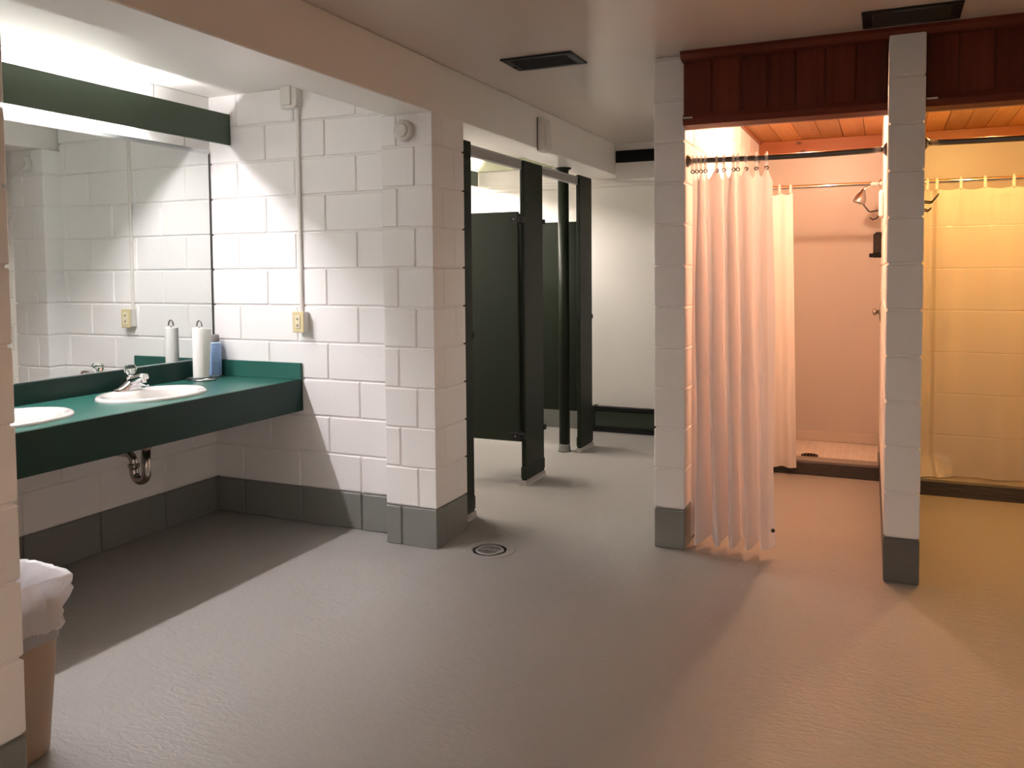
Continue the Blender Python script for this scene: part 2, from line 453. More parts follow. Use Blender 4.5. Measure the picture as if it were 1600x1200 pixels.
# pine ceilings inside the bays
def planks(x0, x1, seams, name):
    mb = MB(); xs = [x0]+[s for s in seams if x0+.02 < s < x1-.02]+[x1]
    for a, b in zip(xs, xs[1:]): mb.box(a+.001, b-.001, 4.04, 6.6, 2.38, 2.40, .004)
    o = structure(mb.build(name, M_plank))
    mb = MB(); mb.box(x0, x1, 4.04, 6.6, 2.392, 2.44); mb.build('backing_board', M_hood, o)
    mb = MB(); mb.box(x0+.001, x1-.001, 6.56, 6.6, 2.28, 2.381, .004); mb.build('fascia', M_fascia, o)
    mb = MB(); mb.box(x0+.001, x0+.02, 4.06, 6.56, 2.36, 2.382, .003); mb.build('cove_moulding', M_fascia, o)
    return o
planks(XL1, -.002, [-.747+.148*i for i in range(6)], 'ceiling')
planks(.147, 1.06, [.23+.13*i for i in range(7)], 'ceiling')
# shower curbs, pans and cove
def curb(x0, x1, y0, y1, yw, name):
    mb = MB(); random.seed(3)
    n = 40
    pts = [(y0, 0), (y0, .086), (y0+.012, .098), (y1-.01, .098), (y1, .09), (y1, 0)]
    mb.prism(pts, 'x', x0, x1)
    o = structure(mb.build(name, M_curb))
    mb = MB(); mb.box(x0, x1, y0+.012, y1-.004, .09, .1, .003); mb.build('cap', mat('pale_curb_top', (.26, .235, .21), .45, bump=.4, scale=60), o)  # cap coloured paler than the curb front
    mb = MB(); mb.box(x0, x1, y1-.004, yw, 0, .088); mb.build('shower_pan', M_tile, o)
    mb = MB(); mb.box(x0, x1, yw-.012, yw, .088, .165, .004).box(x1-.012, x1, y1, yw, .088, .165, .004).box(x0, x0+.012, y1, yw, .088, .165, .004)
    mb.build('cove_tile', mat('cove_tile', (.56, .49, .43), .35), o)
    return o
curb(XL1, -.032, 5.83, 5.97, 6.6, 'trim_8')
curb(.147, 1.06, 5.58, 5.70, 6.6, 'trim_9')
# cove where floor meets the column foot and pilasters is built with the parts below

# ------------------------------------------------------------------ vanity
XK = -2.99; ZK = .807
v = thing('vanity_counter', 'long dark green laminate counter holding two white basins under the mirror', 'counter', (-3.3, 2.5, .634))
mb = MB()
SINKS = [(-3.305, 2.955), (-3.305, 2.21)]
SA, SBX = .272, .222          # half axes along y, x
def top_with_holes():
    # counter top with oval cut-outs, made of strips between x edges
    mb = MB(); x0, x1, y0, y1 = XM+.001, XK, 1.291, YE-.001
    n = 48
    cells = [(1.291, 1.86), (1.86, 2.58), (2.58, 3.40), (3.40, YE-.001)]
    for a, b in cells:
        c = [s for s in SINKS if a < s[1] < b]
        if not c:
            mb.add([(x0, a, ZK), (x1, a, ZK), (x1, b, ZK), (x0, b, ZK)], [(0, 1, 2, 3)]); continue
        cx, cy = c[0]; ra, rb = SA-.022, SBX-.022
        ins = []; outs = []
        for i in range(n):
            q = 2*PI*i/n; dx, dy = math.cos(q), math.sin(q)
            ins.append((cx+rb*dx, cy+ra*dy, ZK))
            ts = []
            if dx > 1e-9: ts.append((x1-cx)/dx)
            if dx < -1e-9: ts.append((x0-cx)/dx)
            if dy > 1e-9: ts.append((b-cy)/dy)
            if dy < -1e-9: ts.append((a-cy)/dy)
            t = min(ts); outs.append((cx+t*dx, cy+t*dy, ZK))
        mb.add(ins+outs, [(i, (i+1) % n, n+(i+1) % n, n+i) for i in range(n)])
        for cor in ((x0, a), (x1, a), (x1, b), (x0, b)):      # corner triangles
            best = sorted(range(n), key=lambda i: (outs[i][0]-cor[0])**2+(outs[i][1]-cor[1])**2)
            i, j = best[0], best[1]
            for i in range(n):
                j = (i+1) % n
                p, q = outs[i], outs[j]
                if abs(p[0]-q[0]) > 1e-6 and abs(p[1]-q[1]) > 1e-6:
                    cc = (p[0] if abs(p[0]-x0) < 1e-6 or abs(p[0]-x1) < 1e-6 else q[0], p[1] if abs(p[1]-a) < 1e-6 or abs(p[1]-b) < 1e-6 else q[1])
                    if abs(cc[0]-cor[0]) < 1e-6 and abs(cc[1]-cor[1]) < 1e-6:
                        mb.add([p, q, (cor[0], cor[1], ZK)], [(0, 1, 2)])
    return mb
top_with_holes().build('countertop', M_lam, v)
mb = MB(); mb.box(XK-.02, XK+.003, 1.291, YE-.001, .634, ZK+.0015, .0015); mb.build('apron', M_lamd, v)
mb = MB(); mb.box(XM+.001, XM+.02, 1.291, YE-.001, ZK, .908, .002); mb.build('backsplash', M_lamd, v)
mb = MB(); mb.box(XM+.02, XK+.003, YE-.02, YE-.001, ZK, .900, .002); mb.build('side_splash', M_lam, v)

def sink_parts(root, cx, cy):
    mb = MB(); n = 56
    prof = [(1.0, 0), (1.0, .006), (.985, .012), (.95, .016), (.90, .015), (.865, .008), (.84, -.005), (.80, -.04), (.70, -.09), (.50, -.125), (.22, -.135), (.10, -.137), (.10, -.145)]
    vs = []; 
    for s, z in prof:
        for k in range(n):
            q = 2*PI*k/n
            ox = 0 if s > .88 else .030*(min(1, (.88-s)/.08))   # basin sits toward the front, faucet ledge behind
            sx = SBX*s if s > .88 else (SBX-.030)*s
            vs.append((cx+ox+sx*math.cos(q), cy+SA*s*math.sin(q), ZK+z))
    fs = [(i*n+k, i*n+(k+1) % n, (i+1)*n+(k+1) % n, (i+1)*n+k) for i in range(len(prof)-1) for k in range(n)]
    mb.add(vs, fs, True); b = mb.build('basin', M_porc, root)
    mb = MB(); mb.lathe([(.0, .0), (.018, .0), (.026, .002), (.028, -.002)], (cx+.03, cy, ZK-.136), 24); mb.build('drain_flange', M_chrome, root)
cx, cy = SINKS[0]
s1 = thing('sink', 'white oval basin in front of the chrome faucet, shown whole', 'sink', (cx, cy, ZK), 'oval drop-in basins')
sink_parts(s1, cx, cy)
dup(s1, (SINKS[1][0], SINKS[1][1], ZK), 'white oval basin cut off by the near wall at the left edge', 'oval drop-in basins')

# faucet
fx, fy, fz = -3.505, 3.0, ZK+.0135
f = thing('faucet', 'chrome single-handle faucet with clear ball knob behind the oval basin', 'faucet', (fx, fy, fz))
mb = MB()
nu = 28
def foot(u, w):      # low wing-shaped base, long along y, swelling to the middle
    t = u*2-1; yy = fy+t*.102
    h = .012+.050*max(0, 1-abs(t)/.85)**1.25
    hw = .031*(1-.75*abs(t)**3)
    q = PI*w
    return (fx+.004+hw*math.cos(q), yy, fz+h*math.sin(q)**.6)
mb.grid(foot, nu, 14); mb.box(fx-.022, fx+.03, fy-.08, fy+.08, fz-.003, fz+.004, .002)
mb.build('base_plate', M_chrome, f)
mb = MB(); mb.lathe([(.026, .0), (.025, .035), (.023, .055), (.019, .062), (.012, .064), (.012, .072)], (fx, fy, fz), 28); mb.build('body', M_chrome, f)
mb = MB()
sp = [(fx-.005, fy, fz+.030), (fx+.04, fy, fz+.052), (fx+.078, fy, fz+.066), (fx+.106, fy, fz+.068)]
vs = []; n = 16
for i, p in enumerate(sp):
    w = .025-.003*i; h = .023-.0032*i
    for k in range(n):
        q = 2*PI*k/n; ca, sa = math.cos(q), math.sin(q)
        e = lambda a: math.copysign(abs(a)**.6, a)
        vs.append((p[0]-.3*h*e(sa), p[1]+w*e(ca), p[2]+h*e(sa)))
mb.add(vs, [(i*n+k, i*n+(k+1) % n, (i+1)*n+(k+1) % n, (i+1)*n+k) for i in range(3) for k in range(n)], True)
mb.add(vs[-n:], [tuple(range(n))]); sp_o = mb.build('spout', M_chrome, f)
mb = MB(); mb.lathe([(.011, 0), (.012, .004), (.012, .022), (.009, .024)], (fx+.092, fy, fz+.038), 18); mb.build('aerator', M_chrome, sp_o)
mb = MB(); mb.lathe([(.0, 0), (.012, 0), (.018, .006), (.027, .016), (.031, .030), (.029, .044), (.020, .053), (.010, .055), (.0, .0555)], (fx, fy, fz+.070), 10, smooth=False, rot=.2)
kb = mb.build('knob', M_acry, f, label='clear faceted acrylic ball knob')
mb = MB(); mb.lathe([(.006, 0), (.006, .022), (.011, .026), (.011, .03), (0, .031)], (fx, fy, fz+.071), 14); mb.build('knob_screw', M_chrome, kb)

# drain trap below the basin
tx, ty = -3.30, 2.90
t = thing('drain_trap', 'tarnished chrome P-trap hanging under the green counter', 'pipe', (tx, ty, .39))
mb = MB(); mb.tube([(tx, ty, .672), (tx, ty, .53)], .017, 16); mb.build('tailpiece', M_pipe, t)
mb = MB(); mb.tube([(tx, ty, .57), (tx, ty, .435)]+[(tx-.042+.042*math.cos(a), ty, .435-.042*math.sin(a)) for a in [PI*i/12 for i in range(1, 13)]]+[(tx-.084, ty, .46)], .0215, 18)
mb.build('trap_bend', M_pipe, t)
mb = MB(); mb.tube([(tx-.084, ty, .44), (tx-.084, ty, .47)]+[(tx-.084-.045+.045*math.cos(a), ty, .475+.045*math.sin(a)) for a in [PI/2*i/8 for i in range(1, 9)]]+[(XM+.006, ty, .52)], .0195, 18)
mb.build('trap_arm', M_pipe, t)
for (x, z) in ((tx, .55), (tx-.084, .452)):
    mb = MB(); mb.lathe([(.021, 0), (.0275, .002), (.0275, .018), (.021, .022)], (x, ty, z), 8, smooth=False); mb.build('slip_nut', M_pipe, t)
mb = MB(); mb.lathe([(.02, 0), (.035, .002), (.03, .01), (.02, .012)], (XM, ty, .52), 24, M=Matrix.Rotation(PI/2, 3, 'Y')); mb.build('escutcheon', M_pipe, t)

# mirror
m = thing('wall_mirror', 'large frameless wall mirror above the green counter', 'mirror', (XM, 2.5, .908))
mb = MB(); mb.box(XM+.0005, XM+.006, 1.30, 3.676, .910, 2.096); mb.build('mirror_glass', M_mirror, m)
mb = MB(); mb.box(XM+.0005, XM+.0085, 3.676, 3.682, .910, 2.10); mb.build('gap_strip', mat('dark_gap_tone', (.03, .03, .03), .4), m)  # added strip, coloured as the dark gap at the wall and its reflection
mb = MB(); mb.box(XM+.0005, XM+.010, 1.30, 3.683, 2.096, 2.114, .002).box(XM+.006, XM+.010, 1.30, 3.676, 2.090, 2.096); mb.build('top_channel', M_silver, m)
mb = MB(); mb.box(XM+.0005, XM+.010, 1.30, 3.683, .9085, .9135, .001); mb.build('bottom_channel', M_silver, m)

# vanity light behind its green valance
def valance_light(name, label, y0, y1, zb, zt, tube_y, mt, xv=-3.463, group=None):
    L = thing(name, label, 'light', (XM, (y0+y1)/2, zb), group)
    mb = MB(); mb.box(xv-.018, xv, y0, y1, zb, zt, .0015); mb.build('valance', M_valance, L)
    mb = MB(); mb.box(XM, XM+.028, tube_y[0][0]-.03, tube_y[-1][1]+.03, 2.19, 2.245, .004); h = mb.build('channel', M_whitep, L)
    for a, b in tube_y:
        mb = MB(); mb.tube([(-3.56, a, 2.217), (-3.56, b, 2.217)], .019, 14); mb.build('tube', mt, L)
        for e in (a, b):
            mb = MB(); mb.box(XM+.02, -3.535, e-.008, e+.008, 2.195, 2.24, .003); mb.build('lamp_holder', M_whitep, h)
    for yb in (y0+.2, (y0+y1)/2, y1-.12):
        mb = MB(); mb.box(XM, xv-.016, yb-.006, yb+.006, 2.25, 2.27); mb.build('bracket', M_whitep, L)
    return L
valance_light('vanity_light', 'long dark green light valance on the wall above the mirror', 1.295, 3.688, 2.134, 2.307, [(1.34, 2.24), (2.30, 3.12)], M_tube, group=None)
valance_light('stall_light', 'dark green light valance seen over the open stall door at the far wall', 3.905, 6.80, 2.182, 2.315, [(4.15, 5.35), (5.40, 6.60)], M_tube2)

# outlet, conduit, junction box
RX = Matrix.Rotation(PI/2, 3, 'X')
o = thing('power_outlet', 'ivory duplex outlet on a white surface box on the block wall', 'outlet', (-2.972, YE, 1.075))
mb = MB(); mb.box(-2.998, -2.936, YE-.05, YE, 1.078, 1.186, .003); mb.build('box', M_whitep, o)
mb = MB(); mb.box(-3.006, -2.930, YE-.056, YE-.049, 1.073, 1.189, .0025); pl = mb.build('cover_plate', M_ivory, o)
mb = MB(); mb.box(-2.986, -2.950, YE-.060, YE-.055, 1.096, 1.166, .002); r_ = mb.build('receptacle', mat('pale_ivory', (.78, .70, .50), .35), pl)
for zc in (1.148, 1.112):
    mb = MB()
    mb.prism([(-2.9755, zc), (-2.9725, zc), (-2.9725, zc-.004), (-2.9708, zc-.006), (-2.9652, zc-.006), (-2.9635, zc-.004), (-2.9635, zc), (-2.9605, zc), (-2.9605, zc+.010), (-2.9635, zc+.010), (-2.9635, zc+.0005), (-2.9725, zc+.0005), (-2.9725, zc+.010), (-2.9755, zc+.010)], 'y', YE-.0606, YE-.0596)
    mb.build('socket', M_hole, pl)
for zc in (1.181, 1.081):
    mb = MB(); mb.lathe([(.0022, 0), (.002, .001), (0, .0012)], (-2.968, YE-.0558, zc), 12, M=RX); mb.build('screw', M_steel, pl)
mb = MB(); mb.box(-2.988, -2.970, YE-.017, YE, 1.186, 2.305, .003)
c = tag(mb.build('conduit', M_whitep, loc=(-2.979, YE, 1.186)), 'thin white vertical conduit running down the block wall to the outlet', 'conduit')
o = thing('junction_box', 'white junction box at the top of the conduit under the ceiling', 'junction box', (-2.99, YE, 2.3))
mb = MB(); mb.box(-3.055, -2.955, YE-.048, YE, 2.305, ZA, .003); mb.build('box', M_whitep, o)
mb = MB(); mb.box(-3.06, -2.99, YE-.058, YE-.046, 2.315, ZA-.002, .002); mb.build('cover_plate', M_whitep, o)
mb = MB(); mb.box(-3.055, -2.96, YE-.06, YE-.01, 2.298, 2.306, .002); mb.build('bottom_lip', M_whitep, o)

# round detector on the column
k = thing('round_detector', 'round white detector on the block column under the beam', 'detector', (-2.222, YC, 2.105))
mb = MB(); mb.lathe([(.0, .0), (.052, .0), (.054, .004), (.053, .028), (.046, .037), (.0, .038)], (-2.222, YC+.001, 2.105), 36, M=RX); mb.build('body', M_whitep, k)
mb = MB(); mb.lathe([(.036, .036), (.034, .046), (.028, .050), (.024, .048), (.0, .047)], (-2.222, YC+.001, 2.105), 36, M=RX); mb.build('cap', M_whitep, k)

# paper towel holder, roll and spray can
hx, hy = -3.515, 3.47
h = thing('paper_towel_holder', 'wire paper towel holder with a ring base on the green counter', 'towel holder', (hx, hy, ZK))
mb = MB(); mb.tube([(hx+.085*math.cos(a), hy+.062*math.sin(a), ZK+.006) for a in [2*PI*i/40 for i in range(40)]], .0055, 10, closed=True)
mb.tube([(hx-.085, hy, ZK+.006), (hx+.085, hy, ZK+.006)], .004, 8); mb.build('base_ring', M_steel, h)
mb = MB(); mb.tube([(hx, hy, ZK+.004), (hx, hy, ZK+.30)], .004, 10)
mb.tube([(hx-.018*math.cos(a), hy, ZK+.30+.032*math.sin(a)) for a in [PI*i/14 for i in range(15)]], .0042, 10); mb.build('rod', M_darkrod, h)
p = thing('paper_towel_roll', 'nearly used up white paper towel roll standing on the wire holder', 'paper towel', (hx, hy, ZK+.012))
mb = MB(); mb.lathe([(.017, .012), (.0355, .012), (.036, .02), (.036, .285), (.0345, .292), (.018, .292), (.017, .29), (.017, .012)], (hx-.004, hy, ZK), 40); mb.build('roll', M_paper, p)
def loose(u, w):
    a = .1+u*.75
    r = .0365+.014*u**1.4*(.25+.75*w)
    return (hx-.004+r*math.cos(a)+.012*u*w, hy+r*math.sin(a)+.01*u, ZK+.016+.27*w-.006*u)
mb = MB(); mb.grid(loose, 16, 10); mb.build('loose_sheet', M_paper, p)
cx_, cy_ = -3.564, 3.629
c = thing('spray_can', 'pale blue spray can with a grey cap in the counter corner', 'spray can', (cx_, cy_, ZK))
mb = MB(); mb.lathe([(0.0368, .006), (0.0376, .012), (0.0376, .155), (0.0360, .175), (0.0320, .190), (0.0272, .2)], (cx_, cy_, ZK), 32); mb.build('body', M_canb, c)
mb = MB(); mb.lathe([(0.0352, .0), (0.0384, .001), (0.0384, .006), (0.0368, .008)], (cx_, cy_, ZK), 32); mb.build('bottom_rim', M_silver, c)
mb = MB(); mb.lathe([(0.0332, .188), (0.0340, .191), (0.0340, .197), (0.0304, .2)], (cx_, cy_, ZK), 32); mb.build('shoulder_ring', mat('pale_blue', (.45, .60, .80), .3), c)
mb = MB(); mb.lathe([(0.0272, .197), (0.0280, .199), (0.0252, .238), (0.0232, .242), (.0, .242)], (cx_, cy_, ZK), 32); mb.build('cap', M_cap, c)

# ------------------------------------------------------------------ bin and bag
def rrect(hx, hy, r, n=6):
    pts = []
    for sx, sy, a0 in ((1, 1, 0), (-1, 1, PI/2), (-1, -1, PI), (1, -1, 1.5*PI)):
        for i in range(n+1):
            a = a0+PI/2*i/n
            pts.append((sx*(hx-r)+r*math.cos(a), sy*(hy-r)+r*math.sin(a)))
    return pts
bx_, by_ = -2.40, 1.533
def loft(mb, rings, smooth=True):
    n = len(rings[0]); vs = [p for r in rings for p in r]
    fs = [(i*n+k, i*n+(k+1) % n, (i+1)*n+(k+1) % n, (i+1)*n+k) for i in range(len(rings)-1) for k in range(n)]
    return mb.add(vs, fs, smooth)
def ring(z, hx, hy, r=.05, wob=None):
    out = []
    for i, q in enumerate(rrect(hx, hy, r)):
        d = wob(i, q, z) if wob else (0, 0, 0)
        out.append((bx_+q[0]+d[0], by_+q[1]+d[1], z+d[2]))
    return out
can = thing('trash_can', 'beige plastic trash can half hidden behind the near wall edge', 'trash can', (bx_, by_, 0))
mb = MB(); H1 = .50
prof = [(0, .158, .082), (.012, .166, .088), (.25, .188, .097), (.47, .203, .104), (.48, .206, .106), (.48, .197, .099), (.25, .180, .090), (.012, .158, .082)]
loft(mb, [ring(z, a, b) for z, a, b in prof])
mb.add(ring(0, .158, .082), [tuple(range(28))]); mb.add(ring(.012, .158, .082), [tuple(range(28))]); mb.build('body', M_bin, can)
mb = MB()
def strapring(z, e): 
    out = []
    for q in rrect(.188+(z-.25)*.075+e, .097+(z-.25)*.035+e, .05):
        out.append((bx_+q[0], by_+q[1], z+.16*q[0]-.02))
    return out
loft(mb, [strapring(.335, .001), strapring(.335, .004), strapring(.372, .006), strapring(.372, .001)], False)
st = mb.build('strap', M_strap, can, label='grey elastic strap')
# bag folded over the rim
rb = random.Random(5); wv = [(rb.uniform(-1, 1), rb.uniform(-1, 1), rb.uniform(-1, 1)) for _ in range(200)]
def bagfn(amp):
    def w(i, q, z):
        a = math.atan2(q[1], q[0])
        s = amp*(math.sin(9*a+z*45)+.8*math.sin(17*a-z*70+1)+.7*math.sin(31*a+z*38)+.5*math.sin(47*a-z*20))*1.15
        l = math.hypot(*q)
        return (q[0]/l*s, q[1]/l*s, amp*.8*math.sin(5*a+2))
    return w
def dense(p):
    out = []
    for i in range(len(p)):
        a, b = p[i], p[(i+1) % len(p)]
        k = 1
        if i % 13 == 12: k = 24 if (i//13) % 2 == 0 else 12      # straight sides between the corners
        for j in range(k): out.append((a[0]+(b[0]-a[0])*j/k, a[1]+(b[1]-a[1])*j/k))
    return out
def rr_dense(z, hx, hy, wob):
    out = []
    base = dense(rrect(hx, hy, .05, 12))
    for i, q in enumerate(base):
        d = wob(i, q, z); out.append((bx_+q[0]+d[0], by_+q[1]+d[1], z+d[2]))
    return out
mb = MB()
prof = [(0, 0, 0, 0), (.372, .2, .104, .003), (.388, .211, .113, .005), (.402, .209, .112, .003), (.412, .213, .116, .004), (.430, .211, .114, .004), (.46, .216, .112, .007), (.49, .221, .116, .009), (.515, .228, .120, .007), (.532, .233, .122, .004), (.538, .231, .119, .003), (.530, .221, .112, .004), (.505, .196, .092, .005), (.46, .176, .080, .008), (.36, .150, .066, .013), (.27, .13, .058, .016), (.22, .09, .04, .012)]
prof = prof[1:]
loft(mb, [rr_dense(z, a, b, bagfn(m_)) for z, a, b, m_ in prof])
tag(mb.build('trash_bag', M_bag, loc=(bx_, by_, .4)), 'crumpled white plastic bag lining the beige trash can', 'trash bag')

# ------------------------------------------------------------------ toilet stalls
XS = -2.15; PT = .030
def pilaster(label, y0, y1, ztop, keep, rnd=False):
    p = thing('stall_pilaster', label, 'stall post', (XS-PT/2, (y0+y1)/2, 0), 'green stall posts')
    mb = MB(); mb.box(XS-PT, XS, y0, y1, .03, ztop, .006); mb.build('panel', M_green, p)
    mb = MB(); mb.box(XS-PT-.004, XS+.004, y0-.004, y1+.004, .045, .125, .006); mb.build('shoe', M_green, p)
    mb = MB(); mb.prism([(XS-PT-.012, 0), (XS-PT-.005, .012), (XS-PT-.003, .035), (XS+.003, .035), (XS+.005, .012), (XS+.012, 0)], 'y', y0-.006, y1+.006); mb.build('painted_foot', M_floor, p)
    for yy, s in keep:
        mb = MB(); mb.tube([(XS-.012, yy, 1.04), (XS-.012, yy+s*.030, 1.04)], .011, 14); mb.box(XS-PT-.003, XS+.004, min(yy-s*.016, yy+s*.004), max(yy-s*.016, yy+s*.004), 1.02, 1.06, .003)
        mb.build('latch_keeper', M_black, p)
    return p
pilaster('narrow dark green stall post standing against the block column', 3.905, 4.14, 2.13, [(4.14, 1)])
pilaster('wide dark green stall post carrying the hinges of the open door', 4.86, 5.18, 2.115, [])
pilaster('dark green stall post at the hallway end beside the round pipe', 5.91, 6.19, 2.13, [(5.91, -1), (6.19, 1)])
mb = MB(); mb.box(XS-.050, XS-.014, 3.91, 6.02, 2.055, 2.112, .004); 
mb.box(XS-.056, XS-.008, 3.91, 6.02, 2.105, 2.116, .003)
tag(mb.build('stall_headrail', M_rail, loc=(XS, 5, 2.055)), 'grey metal headrail running along the top of the stall posts', 'rail')

def stall_door(label, yh, s, ):
    d = thing('stall_door', label, 'door', (XS-.03, yh, .30), 'swung open stall doors')
    y0, y1 = (yh-.030, yh-.004) if s < 0 else (yh+.004, yh+.030)
    mb = MB(); mb.box(-2.78, -2.178, y0, y1, .295, 1.785, .005); mb.build('panel', M_green, d)
    for zc, up in ((1.735, 1), (.33, -1)):
        mb = MB()
        ya, yb = (y0-.006, yh+.012) if s < 0 else (yh-.012, y1+.006)
        mb.box(-2.245, -2.178, ya, y0 if s < 0 else yb, zc-.022, zc+.022, .002)
        mb.tube([(-2.172, (y0+y1)/2, zc-.034), (-2.172, (y0+y1)/2, zc+.034)], .011, 12)
        mb.box(-2.178, XS+.004, min(ya, yb), max(ya, yb), zc-.018, zc+.018, .003)
        hg = mb.build('hinge', M_black, d)
        mb = MB(); mb.sphere((-2.205, y0-.007 if s < 0 else y1+.007, zc), .005, 10, 6); mb.build('hinge_bolt', M_chrome, hg)
    return d
stall_door('dark green stall door swung inward, seen flat between the first two posts', 4.86, -1)
stall_door('dark green stall door seen edge-on at the right side of the wide post', 5.18, 1)
for y, lab in ((5.02, 'dark green partition panel hidden behind the open stall door'), (6.05, 'dark green partition panel seen left of the round pipe')):
    pr = thing('stall_partition', lab, 'stall partition', (-2.9, y, .3), 'green stall partitions')
    mb = MB(); mb.box(XM+.005, XS-PT-.002, y-.013, y+.013, .30, 1.785, .005); mb.build('panel', M_green, pr)
    for zc in (.5, 1.55):
        mb = MB(); mb.box(XS-PT-.045, XS-PT-.002, y-.020, y+.020, zc-.02, zc+.02, .003); mb.build('bracket', M_black, pr)
g = thing('round_pipe', 'dark green round pipe standing beside the last stall post under the beam', 'pipe', (-2.29, 5.93, 0))
mb = MB(); mb.tube([(-2.29, 5.93, .06), (-2.29, 5.93, 2.188)], .042, 24); mb.build('pipe', M_green, g)
mb = MB(); mb.lathe([(.054, .0), (.048, .012), (.0455, .04), (.044, .055), (.042, .058)], (-2.29, 5.93, 0), 24); mb.build('painted_sleeve', M_base, g)
mb = MB(); mb.lathe([(.042, 2.17), (.062, 2.183), (.064, 2.19)], (-2.29, 5.93, 0), 24); mb.build('ceiling_collar', M_green, g)

# ------------------------------------------------------------------ far hall
h = thing('baseboard_heater', 'long dark green baseboard heater along the foot of the far hall wall', 'heater', (-1.7, 6.83, 0))
HX0, HX1 = -2.34, -1.07
mb = MB(); mb.prism([(6.83, .05), (6.752, .05), (6.748, .065), (6.752, .185), (6.770, .205), (6.83, .215)], 'x', HX0, HX1); mb.build('housing', mat('dark_green_heater', (.020, .030, .018), .4), h)
mb = MB(); mb.box(HX0+.004, HX1, 6.755, 6.80, .004, .050); mb.build('lower_slot', M_black2, h)
mb = MB()
mb.box(HX0, HX1, 6.746, 6.772, .196, .203, .001).box(HX0, HX1, 6.752, 6.80, .214, .2235, .001); mb.build('damper_blade', M_black, h)
mb = MB(); mb.box(HX0-.012, HX0+.02, 6.745, 6.83, .004, .228, .004); mb.build('end_cap', M_green, h)
gr = thing('return_air_grille', 'long black air slot high on the soffit at the hall end', 'air vent', (-1.57, 6.57, 2.294))
mb = MB(); mb.box(-2.069, -1.075, 6.560, 6.574, 2.290, 2.388, .003); mb.build('frame', M_black, gr)
for i in range(5):
    mb = MB(); z = 2.302+i*.0185
    mb.box(-2.06, -1.085, 6.556, 6.562, z, z+.005); mb.build('louvre', M_black, gr)
# box on the beam
w = thing('wall_speaker_box', 'white tapered box mounted on the beam above the stall front', 'wall box', (-2.071, 5.03, 2.18))
mb = MB(); mb.prism([(-2.071, 2.172), (-2.024, 2.176), (-2.018, 2.19), (-2.030, 2.36), (-2.040, 2.385), (-2.071, 2.39)], 'y', 4.905, 5.03); mb.build('housing', M_whitep, w)
mb = MB(); mb.box(-2.0705, -2.0655, 4.8985, 4.905, 2.178, 2.385); mb.build('gap_shadow', mat('gap_shadow_tone', (.08, .06, .05), .6), w)  # dark strip painted in as the shadow of the gap at the beam
mb = MB(); mb.prism([(-2.0175, 2.200), (-2.0145, 2.201), (-2.0245, 2.352), (-2.0275, 2.351)], 'y', 4.925, 5.01); mb.build('front_grille', M_whitep, w)

# ceiling vents
def ceiling_vent(label, x0, x1, y0, y1):
    v = thing('ceiling_vent', label, 'air vent', ((x0+x1)/2, (y0+y1)/2, ZC), 'dark ceiling vents')
    mb = MB(); b = .032; z0 = ZC-.010
    mb.box(x0, x1, y0, y0+b, z0, ZC, .003).box(x0, x1, y1-b, y1, z0, ZC, .003).box(x0, x0+b+.01, y0+b, y1-b, z0, ZC, .003).box(x1-b-.01, x1, y0+b, y1-b, z0, ZC, .003)
    mb.build('frame', M_bronze, v)
    mb = MB(); mb.box(x0+b, x1-b, y0+b, y1-b, ZC-.002, ZC); mb.build('duct', M_black2, v)
    n = 9
    for i in range(n):
        yy = y0+b+(y1-y0-2*b)*(i+.5)/n
        mb = MB(); mb.prism([(yy-.008, ZC-.004), (yy+.004, ZC-.011), (yy+.006, ZC-.009), (yy-.006, ZC-.002)], 'x', x0+b+.01, x1-b-.01); mb.build('louvre', M_bronze, v)
    mb = MB(); mb.box(x0+.012, x0+.022, (y0+y1)/2+.015, (y0+y1)/2+.045, ZC-.016, ZC-.009, .001); mb.build('damper_lever', M_black, v)
    return v
v1 = ceiling_vent('dark ceiling vent in the open middle of the ceiling', -1.765, -1.39, 3.71, 3.945)
dup(v1, (.081, 3.775, ZC), 'dark ceiling vent just in front of the wooden header', 'dark ceiling vents')

# floor drain
fd = thing('floor_drain', 'round slotted floor drain in front of the first stall post', 'drain', (-1.822, 3.662, 0))
mb = MB(); mb.lathe([(.132, .0), (.128, .0035), (.118, .003), (.075, -.001), (.068, .0022), (.064, .0008)], (-1.822, 3.662, 0), 48); mb.build('apron', M_floor, fd)
mb = MB(); mb.lathe([(.0, .0012), (.063, .0012)], (-1.822, 3.662, 0), 36); mb.build('sump', M_black2, fd)
mb = MB(); n = 9
for i in range(n):
    x = -.050+.100*i/(n-1); hw = math.sqrt(max(0, .062**2-x*x))
    mb.box(-1.822+x-.0027, -1.822+x+.0027, 3.662-hw, 3.662+hw, .001, .0034, .0008)
mb.lathe([(.066, .001), (.066, .004), (.060, .004), (.060, .001)], (-1.822, 3.662, 0), 40)
mb.box(-1.822-.06, -1.822+.06, 3.660, 3.664, .001, .0032)
mb.build('grate', M_floor, fd)

